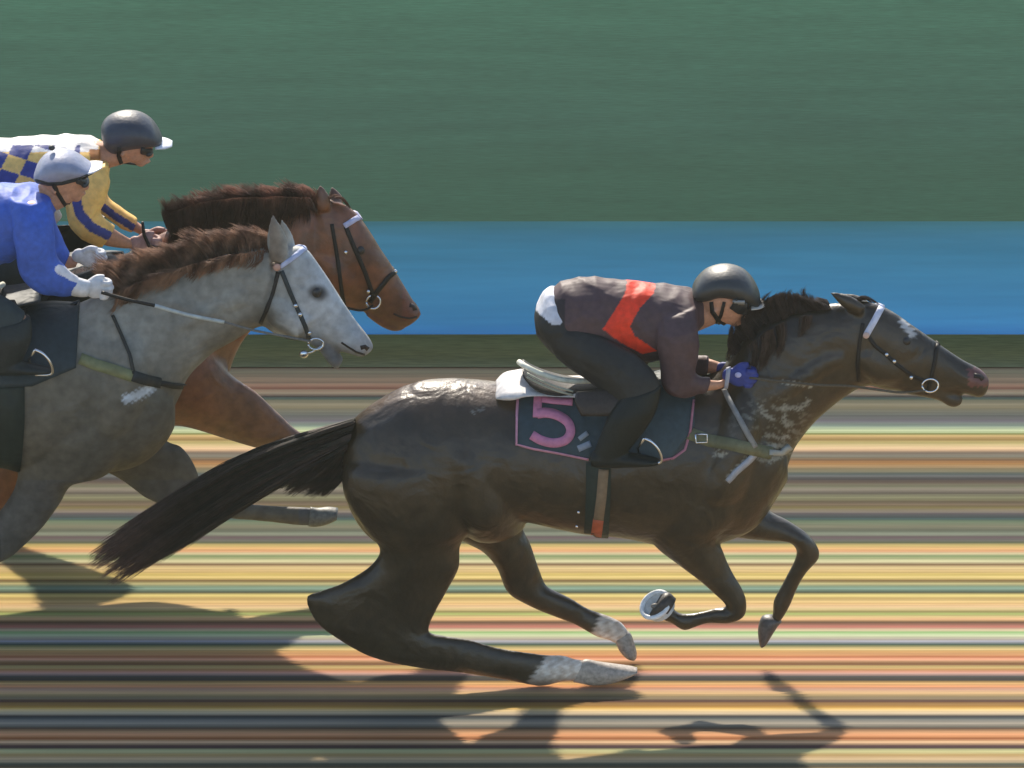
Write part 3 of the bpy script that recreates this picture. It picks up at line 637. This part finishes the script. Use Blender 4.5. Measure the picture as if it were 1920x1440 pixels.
mb = MB(); tube(mb, [P(x, y, YG-d) for x, y, d in cr([(420,604,.165),(350,590,.195),(290,573,.205)], 5)], .009, 6); build('rein_grip', mb, M['cloth'], br2, lin(190,196,190))
mb = MB(); tube(mb, [P(x, y, YG-d) for x, y, d in cr([(290,573,.205),(240,562,.215),(190,548,.20)], 5)], .008, 6); build('rein', mb, M['leather'], br2, DK)
bg2 = tack('breast_girth', grey, SKG, YG, [(150,672),(180,684),(215,694),(250,706)], 21, lin(128,130,92), 'cloth', .010)
tack('breast_strap', bg2, SKG, YG, [(248,704),(272,712),(300,718)], 20, (.025,.03,.032), 'cloth', .011)
tack('breast_strap', bg2, SKG, YG, [(298,717),(322,722),(346,724)], 9, (.02,.02,.02), 'cloth', .011)
tack('neck_strap', bg2, SKG, YG, [(212,592),(228,628),(243,665),(250,700)], 6, (.03,.032,.03), 'cloth', .010)
mb = MB(); patch(mb, SKG, [(-190,590),(-80,585),(40,575),(150,570)], [(-190,722),(-60,730),(60,724),(142,690)], YG, 36, 18, .014, .012, mirror=YG)
build('saddle_cloth', mb, M['cloth'], grey, lin(46,60,66,.9))
sad2 = saddle(grey, SKG, YG, -1142, -166, lin(60,66,70))
tack('girth', sad2, SKG, YG, [(18,725),(18,790),(14,850),(10,880)], 56, lin(36,48,42,.9), 'cloth', .012)
# bay horse tack
br3 = tack('bridle', bay, SKR, YR, [(648,425),(662,460),(684,510),(700,555)], 8, DK)
tack('browband', br3, SKR, YR, [(681,404),(664,412),(645,424)], 10, lin(200,200,225), 'cloth', .009)
tack('noseband', br3, SKR, YR, [(742,508),(728,520),(708,545),(694,566)], 8, DK)
tack('throat_strap', br3, SKR, YR, [(622,420),(632,480),(640,540),(646,576)], 7, DK)
studs(br3, SKR, YR, [(741,508),(648,472),(690,545)], .009)
mb = MB(); ring(mb, P(700, 566, YR-.07), .03, Vector((.1, -1, .15)), .005); build('bit_ring', mb, M['metal'], br3)
mb = MB(); tube(mb, [P(x, y, YR-d) for x, y, d in cr([(700,572,.08),(672,582,.1),(600,560,.14),(480,520,.18),(300,462,.15)], 5)], .0055, 6); build('rein', mb, M['leather'], br3, DK)
mb = MB(); patch(mb, SKR, [(-100,500),(20,490),(120,480),(230,475)], [(-100,620),(20,632),(120,625),(225,590)], YR, 30, 14, .014, .012, mirror=YR)
build('saddle_cloth', mb, M['cloth'], bay, lin(46,60,66,.9))
sad3 = saddle(bay, SKR, YR, -1050, -225, lin(60,66,70))

# ================================================================ RIDERS
def hand(mb, c, ang, out, sc=1.0, inf=0):
    f = Vector((cos(ang), 0, -sin(ang))); u = Vector((sin(ang), 0, cos(ang))); o = Vector((0, out, 0))
    rot = Matrix((f, Vector((0, 1, 0)), u)).transposed()
    ball(mb, c, .046*sc+inf, .017*sc+inf, .042*sc+inf, 14, 10, rot)
    ball(mb, c-f*.04*sc, .03*sc+inf, .020*sc+inf, .03*sc+inf, 12, 8, rot)
    for i in range(4):
        h = (1.5-i)*.0205*sc; k = (.92, 1.05, 1.0, .82)[i]
        tube(mb, cr([tuple(c+f*.028*sc+u*h+o*.008), tuple(c+f*.052*sc*k+u*h+o*.010), tuple(c+f*.066*sc*k+u*h-o*.010), tuple(c+f*.052*sc*k+u*h-o*.030), tuple(c+f*.028*sc*k+u*h-o*.034)], 3), .0102*sc+inf, 8)
    tube(mb, cr([tuple(c-f*.022*sc+u*.026*sc-o*.006), tuple(c+f*.004*sc+u*.046*sc-o*.014), tuple(c+f*.032*sc+u*.046*sc-o*.022)], 3), .0112*sc+inf, 8)
def rider(label, Y, d, cols, group='jockeys crouched over their horses', cut=2):
    """d: torso, neck, arm, far_arm, thigh, shin, foot, head balls, hands; limbs are modelled one side and mirrored"""
    mb = MB()
    loft(mb, d['torso'], Y, -.012, 3, 18); loft(mb, d['neck'], Y, 0, 3, 14)
    for b in d['head']: pball(mb, b[0], b[1], Y+(b[5] if len(b) > 5 else 0), b[2], b[3], b[4])
    loft(mb, d['arm'], Y, -.010, 3, 14)
    if 'far_arm' in d: loft(mb, d['far_arm'], Y, -.008, 3, 14)
    for m_ in (None, Y):
        loft(mb, d['thigh'], Y, -.010, 3, 14, mirror=m_); loft(mb, d['shin'], Y, -.008, 3, 14, mirror=m_); loft(mb, d['foot'], Y, -.008, 3, 12, mirror=m_)
    H = [(P(x, y, Y+o), rad(a), s_) for x, y, o, a, s_ in d['hands']]
    for c, a, s_ in H: hand(mb, c, a, s_)
    per = remesh('person', mb, .0055, M['skin'], None, d.get('skin', lin(205,150,118,.9)), it=3)
    tag(per, label, 'jockey', group)
    mb = MB(); loft(mb, d['torso'], Y, 0, 4, 40); loft(mb, d['arm'][:-cut], Y, 0, 3, 24)
    if 'far_arm' in d: loft(mb, d['far_arm'][:-1], Y, 0, 3, 24)
    remesh('shirt', mb, .0055, M['cloth'], per, cols['shirt'], it=6, wob=.006)
    mb = MB(); loft(mb, d['hips'], Y, .006, 3, 18)
    for m_ in (None, Y): loft(mb, d['thigh'], Y, 0, 3, 16, mirror=m_)
    remesh('breeches', mb, .0065, M['cloth'], per, cols['breeches'], it=6, wob=.003)
    for m_ in (None, Y):
        mb = MB(); loft(mb, d['shin'], Y, .003, 3, 16, mirror=m_); loft(mb, d['foot'], Y, .002, 3, 14, mirror=m_)
        remesh('boot', mb, .0065, M['leather'], per, cols['boot'], it=5)
    for i, (c, a, s_) in enumerate(H):
        mb = MB(); hand(mb, c, a, s_, 1.0, .003); remesh('glove', mb, .0045, M['cloth'], per, cols['glove'], it=2)
    mb = MB(); loft(mb, d['helmet'], Y, 0, 6, 44); he = remesh('helmet', mb, .005, M['shell'], per, cols['helmet'], it=5)
    if 'peak' in d: mb = MB(); loft(mb, d['peak'], Y, 0, 3, 16); build('peak', mb, M['shell'], he, cols['peak'])
    return per, he
def mirY(c, Y): return Vector((c.x, Y-abs(c.y-Y), c.z))
# --- jockey on number 5
BAND = [(1178,515),(1232,516),(1226,550),(1200,577),(1181,612),(1190,630),(1232,658),(1205,664),(1164,643),(1130,617),(1152,584),(1172,550)]
def s1(c):
    px, py = proj(mirY(c, YB))
    if inpoly(px, py, BAND): return lin(245,66,36,.95)
    if px < 1060 and py > 560: return lin(60,50,52,.8)
    return lin(98,76,78,.75)
def b1(c):
    px, py = proj(mirY(c, YB))
    if px+.55*(py-590) < 1062 and (py-540)+(px-1060)*-.9 < 92 and px < 1056 and py < 610: return lin(215,215,220)
    if dpl(px, py, [(1040,575),(1060,595),(1085,606)]) < 7: return lin(150,155,170)
    return lin(58,58,56,.55)
d1 = dict(
 torso=[(1008,575,1018,625,.08),(1022,550,1045,655,.135),(1050,529,1088,670,.155),(1100,520,1138,682,.16),(1160,524,1182,678,.155),(1210,529,1232,676,.17),(1258,533,1272,662,.185),(1296,542,1300,635,.16),(1318,555,1318,606,.08)],
 hips=[(1002,590,1008,625,.08),(1010,560,1035,655,.145),(1030,538,1075,682,.165),(1052,545,1105,695,.155)],
 neck=[(1280,560,1300,625,.07),(1318,560,1332,612,.058),(1345,560,1358,600,.055)],
 head=[(1358,562,50,48,.078),(1368,586,27,22,.055),(1378,602,12,10,.028),(1397,594,7,6,.013),(1392,604,7,4,.02),(1340,572,9,12,.085)],
 arm=[(1225,590,1305,575,.065,-.10),(1230,625,1310,615,.066,-.17),(1236,665,1308,660,.056,-.19),(1240,705,1304,690,.05,-.20),(1250,738,1304,702,.046,-.20),(1288,743,1316,708,.042,-.19),(1320,738,1332,708,.036,-.17),(1345,735,1350,709,.028,-.16),(1362,728,1366,704,.026,-.15)],
 far_arm=[(1240,590,1305,590,.06,.10),(1245,630,1300,630,.052,.13),(1258,675,1300,662,.047,.12),(1292,702,1300,664,.042,.09),(1325,704,1328,668,.038,.05),(1350,704,1354,677,.03,.03)],
 thigh=[(1012,590,1050,672,.10,-.06),(1060,600,1080,700,.10,-.10),(1120,625,1108,718,.092,-.16),(1178,655,1140,748,.08,-.22),(1222,690,1160,768,.068,-.27),(1238,722,1166,780,.056,-.29)],
 shin=[(1240,720,1166,742,.056,-.29),(1232,765,1142,778,.054,-.32),(1212,802,1128,812,.046,-.33),(1186,835,1118,838,.040,-.335),(1170,856,1112,858,.036,-.335)],
 foot=[(1106,850,1108,874,.028,-.335),(1125,845,1126,877,.036,-.335),(1155,845,1155,877,.04,-.335),(1190,850,1190,876,.043,-.335),(1222,856,1222,874,.038,-.335),(1238,861,1238,870,.022,-.335)],
 hands=[(1386,706,-.15,8,-1),(1374,694,.02,5,1)],
 helmet=[(1297,538,1300,556,.04),(1304,522,1308,564,.08),(1322,504,1324,566,.1),(1345,495,1346,560,.110),(1370,494,1370,562,.112),(1395,503,1392,570,.104),(1412,520,1408,574,.088),(1422,540,1420,578,.06),(1426,556,1425,574,.03)],
 peak=[(1408,562,1408,576,.075),(1424,564,1424,575,.06),(1434,566,1434,572,.035)])
def h1(c):
    return lin(56,58,58,.7)
j1, he1 = rider('person in a maroon top with a bright red band crouched on horse 5', YB, d1, dict(shirt=s1, breeches=b1, boot=lin(40,48,44,.4), glove=lin(62,74,150,.9), helmet=h1, peak=lin(190,185,175)))
SKJ = Skin(j1, he1)
def face(per, sk, Y, strap_pts, gog_pts, gw, c=DK, eye=None):
    tack('chin_strap', per, sk, Y, strap_pts, 7, c)
    fx, fy = gog_pts[-1]; mb = MB(); strap(mb, sk, gog_pts, gw, Y, .010, .012, 3, Y); ball(mb, P(fx-5, fy, Y), .02, .055, .018); g = build('goggles', mb, M['shell'], per, (.02,.022,.025)); return g
g1 = face(j1, SKJ, YB, [(1334,566),(1336,584),(1350,604),(1364,612)], [(1374,568),(1386,576),(1400,578)], 22)
tack('chin_strap', j1, SKJ, YB, [(1358,566),(1352,590),(1344,606)], 6, DK)
mb = MB(); strap(mb, SKJ, [(1374,563),(1396,564)], 5, YB, .014, .01, 3); build('goggle_rim', mb, M['shell'], g1, lin(150,152,150))
mb = MB(); pts = []
ball(mb, P(1384, 703, YB-.178), .014, .006, .012)
build('glove_badge', mb, M['cloth'], j1, lin(190,190,230))
mb = MB(); loft(mb, [(1357,728,1362,690,.030,-.155),(1364,728,1370,688,.032,-.152)], YB, .003, 2, 14); build('glove_cuff', mb, M['cloth'], j1, lin(170,172,185))
R4 = random.Random(9)
# --- jockey in blue
def s2(c):
    px, py = proj(c)
    if c.y < YG and dpl(px, py, [(112,505),(140,520),(168,528)]) < 9: return lin(225,222,225)  # white cuff with its highlight painted into the sleeve colour
    return lin(66,104,200,.9)
T2 = [(-215,470,-165,560,.1),(-192,412,-110,560,.155),(-130,374,-60,530,.165),(-70,354,-5,500,.16),(-10,346,50,476,.17),(36,345,88,436,.18),(68,350,100,408,.15),(90,360,108,392,.08)]
d2 = dict(torso=T2,
 hips=[(-220,480,-170,560,.1),(-205,430,-130,575,.16),(-150,390,-80,550,.165)],
 neck=[(70,345,92,400,.07),(100,340,115,392,.058),(122,335,135,380,.055)],
 head=[(118,328,46,46,.078),(132,350,27,24,.056),(143,368,12,11,.028),(161,350,7,7,.013),(155,362,7,4,.02),(104,348,9,12,.085)],
 arm=[(20,372,95,372,.07,-.10),(24,425,100,415,.064,-.18),(32,475,102,460,.056,-.20),(38,512,108,485,.052,-.20),(64,544,120,500,.048,-.20),(102,553,132,512,.042,-.19),(138,554,146,520,.036,-.17),(156,554,162,526,.03,-.15)],
 far_arm=[(40,372,95,372,.06,.12),(55,425,105,418,.056,.16),(80,475,118,452,.05,.17),(112,505,130,475,.042,.15),(142,505,146,478,.034,.13)],
 thigh=[(-200,480,-150,585,.105,-.06),(-120,500,-90,610,.10,-.12),(-40,535,-40,640,.085,-.20),(18,562,-8,652,.07,-.27),(48,586,12,660,.058,-.29)],
 shin=[(56,592,-14,610,.056,-.29),(60,628,-12,632,.054,-.32),(50,658,-18,660,.045,-.33),(36,684,-26,682,.038,-.335)],
 foot=[(-34,676,-32,700,.028,-.335),(-14,672,-13,703,.036,-.335),(20,674,20,704,.04,-.335),(55,680,55,703,.042,-.335),(85,686,85,702,.036,-.335),(100,690,100,698,.022,-.335)],
 hands=[(178,541,-.15,8,-1),(166,482,.12,8,1)],
 helmet=[(62,326,66,340,.04),(70,304,73,344,.08),(86,286,88,346,.10),(110,277,111,344,.112),(136,281,136,338,.106),(158,294,156,333,.09),(174,308,173,326,.055),(180,316,179,322,.02)],
 peak=[(160,308,160,324,.08),(178,307,178,318,.07),(192,306,192,312,.04)])
j2, he2 = rider('person in a plain blue top with a pale grey helmet riding the grey horse', YG, d2, dict(shirt=s2, breeches=lin(50,62,64,.8), boot=lin(44,52,52,.7), glove=lin(228,228,228,.95), helmet=lin(176,182,208,.65), peak=lin(225,225,230)), cut=1)
SK2 = Skin(j2, he2)
face(j2, SK2, YG, [(100,344),(108,362),(122,384),(136,386)], [(144,338),(152,341),(164,341)], 11)
mb = MB(); ball(mb, P(97, 277, YG), .014, .014, .012); build('button', mb, M['shell'], he2, (.03,.03,.03))
mb = MB(); strap(mb, SK2, [(66,338),(90,345),(115,344),(150,335),(172,326)], 6, YG, .004, .006, 4); build('helmet_band', mb, M['leather'], he2, (.03,.035,.04))
# --- jockey in yellow and blue
YEL = lin(238,190,105,1.1); BLU = lin(58,70,140,.9)
def s3(c):
    near = c.y < YR
    px, py = proj(mirY(c, YR) if px_t(c) else c)
    if px > 122 and py > 322 and near:
        return BLU if dpl(px, py, [(142,372),(150,402),(172,426),(240,460)]) < 9 else YEL
    if px > 170 and py > 345: return BLU if dpl(px, py, [(190,385),(215,405),(265,436)]) < 7 else YEL
    if px > 168 and 280 < py < 300: return lin(170,110,60)
    u = (px*.9+py*.45)/36; v = (py*.95-px*.3)/30
    return BLU if (int(math.floor(u))+int(math.floor(v))) % 2 == 0 and py > 272 and px < 150 else (lin(232,226,220) if py < 285 and px < 185 else YEL)  # whitish top of the back is sunlight painted into the shirt
def px_t(c): return False
d3 = dict(
 torso=[(-190,335,-150,430,.1),(-160,292,-95,440,.155),(-90,268,-30,430,.165),(-20,261,35,410,.165),(50,257,95,390,.17),(108,253,142,368,.18),(156,254,174,345,.16),(186,262,196,318,.11)],
 hips=[(-200,340,-155,435,.1),(-180,305,-110,455,.16),(-125,280,-60,448,.165)],
 neck=[(175,262,190,320,.07),(208,266,218,312,.058),(232,265,242,305,.055)],
 head=[(246,255,50,46,.078),(254,282,27,25,.056),(264,302,12,11,.028),(282,290,7,7,.013),(276,302,7,4,.02),(231,278,9,12,.085)],
 arm=[(120,318,205,305,.07,-.10),(122,350,204,342,.066,-.17),(124,385,196,374,.06,-.19),(130,418,188,395,.055,-.20),(152,446,196,408,.05,-.20),(190,463,215,424,.044,-.18),(224,469,240,440,.036,-.15),(244,470,254,447,.03,-.14)],
 far_arm=[(160,320,205,310,.06,.12),(170,355,204,350,.055,.17),(182,392,204,370,.048,.17),(212,418,226,390,.042,.16),(246,436,256,410,.036,.14),(264,444,272,422,.03,.12)],
 thigh=shift(d1['thigh'], -1130, -225), shin=shift(d1['shin'], -1050, -225), foot=shift(d1['foot'], -1050, -225),
 hands=[(271,459,-.14,10,-1),(292,446,.11,10,1)],
 helmet=[(189,236,192,262,.04),(196,222,200,280,.08),(212,211,215,290,.10),(236,205,237,284,.112),(262,208,262,280,.110),(284,221,281,277,.098),(298,240,294,276,.075),(305,256,302,274,.04)],
 peak=[(292,260,292,276,.075),(310,262,310,276,.065),(323,266,323,273,.035)])
j3, he3 = rider('person in a yellow and blue checked top with a dark helmet on the bay horse', YR, d3, dict(shirt=s3, breeches=lin(215,215,210,.8), boot=lin(44,52,52,.7), glove=lin(190,150,140,.9), helmet=lin(62,66,78,.75), peak=lin(225,228,235)))
SK3 = Skin(j3, he3)
face(j3, SK3, YR, [(224,276),(222,292),(230,312),(244,320)], [(264,281),(272,283),(284,283)], 10)
# riding whip held by the rider in yellow
mb = MB(); tube(mb, [P(267,416,YR-.16), P(270,440,YR-.16), P(280,462,YR-.165), P(312,468,YR-.17)], .006, 8, .011)
wh = build('riding_whip', mb, M['leather'], None, DK); tag(wh, 'short black riding whip in the hand of the rider in yellow and blue', 'whip')

for c_, u, v in ((None, 0, 0),):
    mb = MB(); loft(mb, [(132,553,140,519,.036,-.176),(150,556,156,524,.034,-.168),(164,555,170,528,.032,-.158)], YG, .003, 2, 14); build('glove_cuff', mb, M['cloth'], j2, lin(228,228,228,.95))
for par, sk, Y, pts in ((grey, SKG, YG, [(676,652),(684,650),(690,655)]), (bay, SKR, YR, [(768,572),(776,574),(778,582)])):
    for q in (0, 1):
        mb = MB(); strap(mb, sk, pts, 8, Y, .002, .006)
        if q: mb.v = [(p[0], 2*Y-p[1], p[2]) for p in mb.v]
        build('nostril', mb, M['hoof'], par, (.03,.02,.018))

for par, sk, Y, pts in ((bay, SKR, YR, [(782,594),(768,597),(750,594),(738,588)]), (grey, SKG, YG, [(684,665),(668,660),(652,650),(640,642)])):
    mb = MB(); strap(mb, sk, pts, 3.5, Y, .0015, .005, 4); build('mouth_line', mb, M['hoof'], par, (.03,.022,.02))
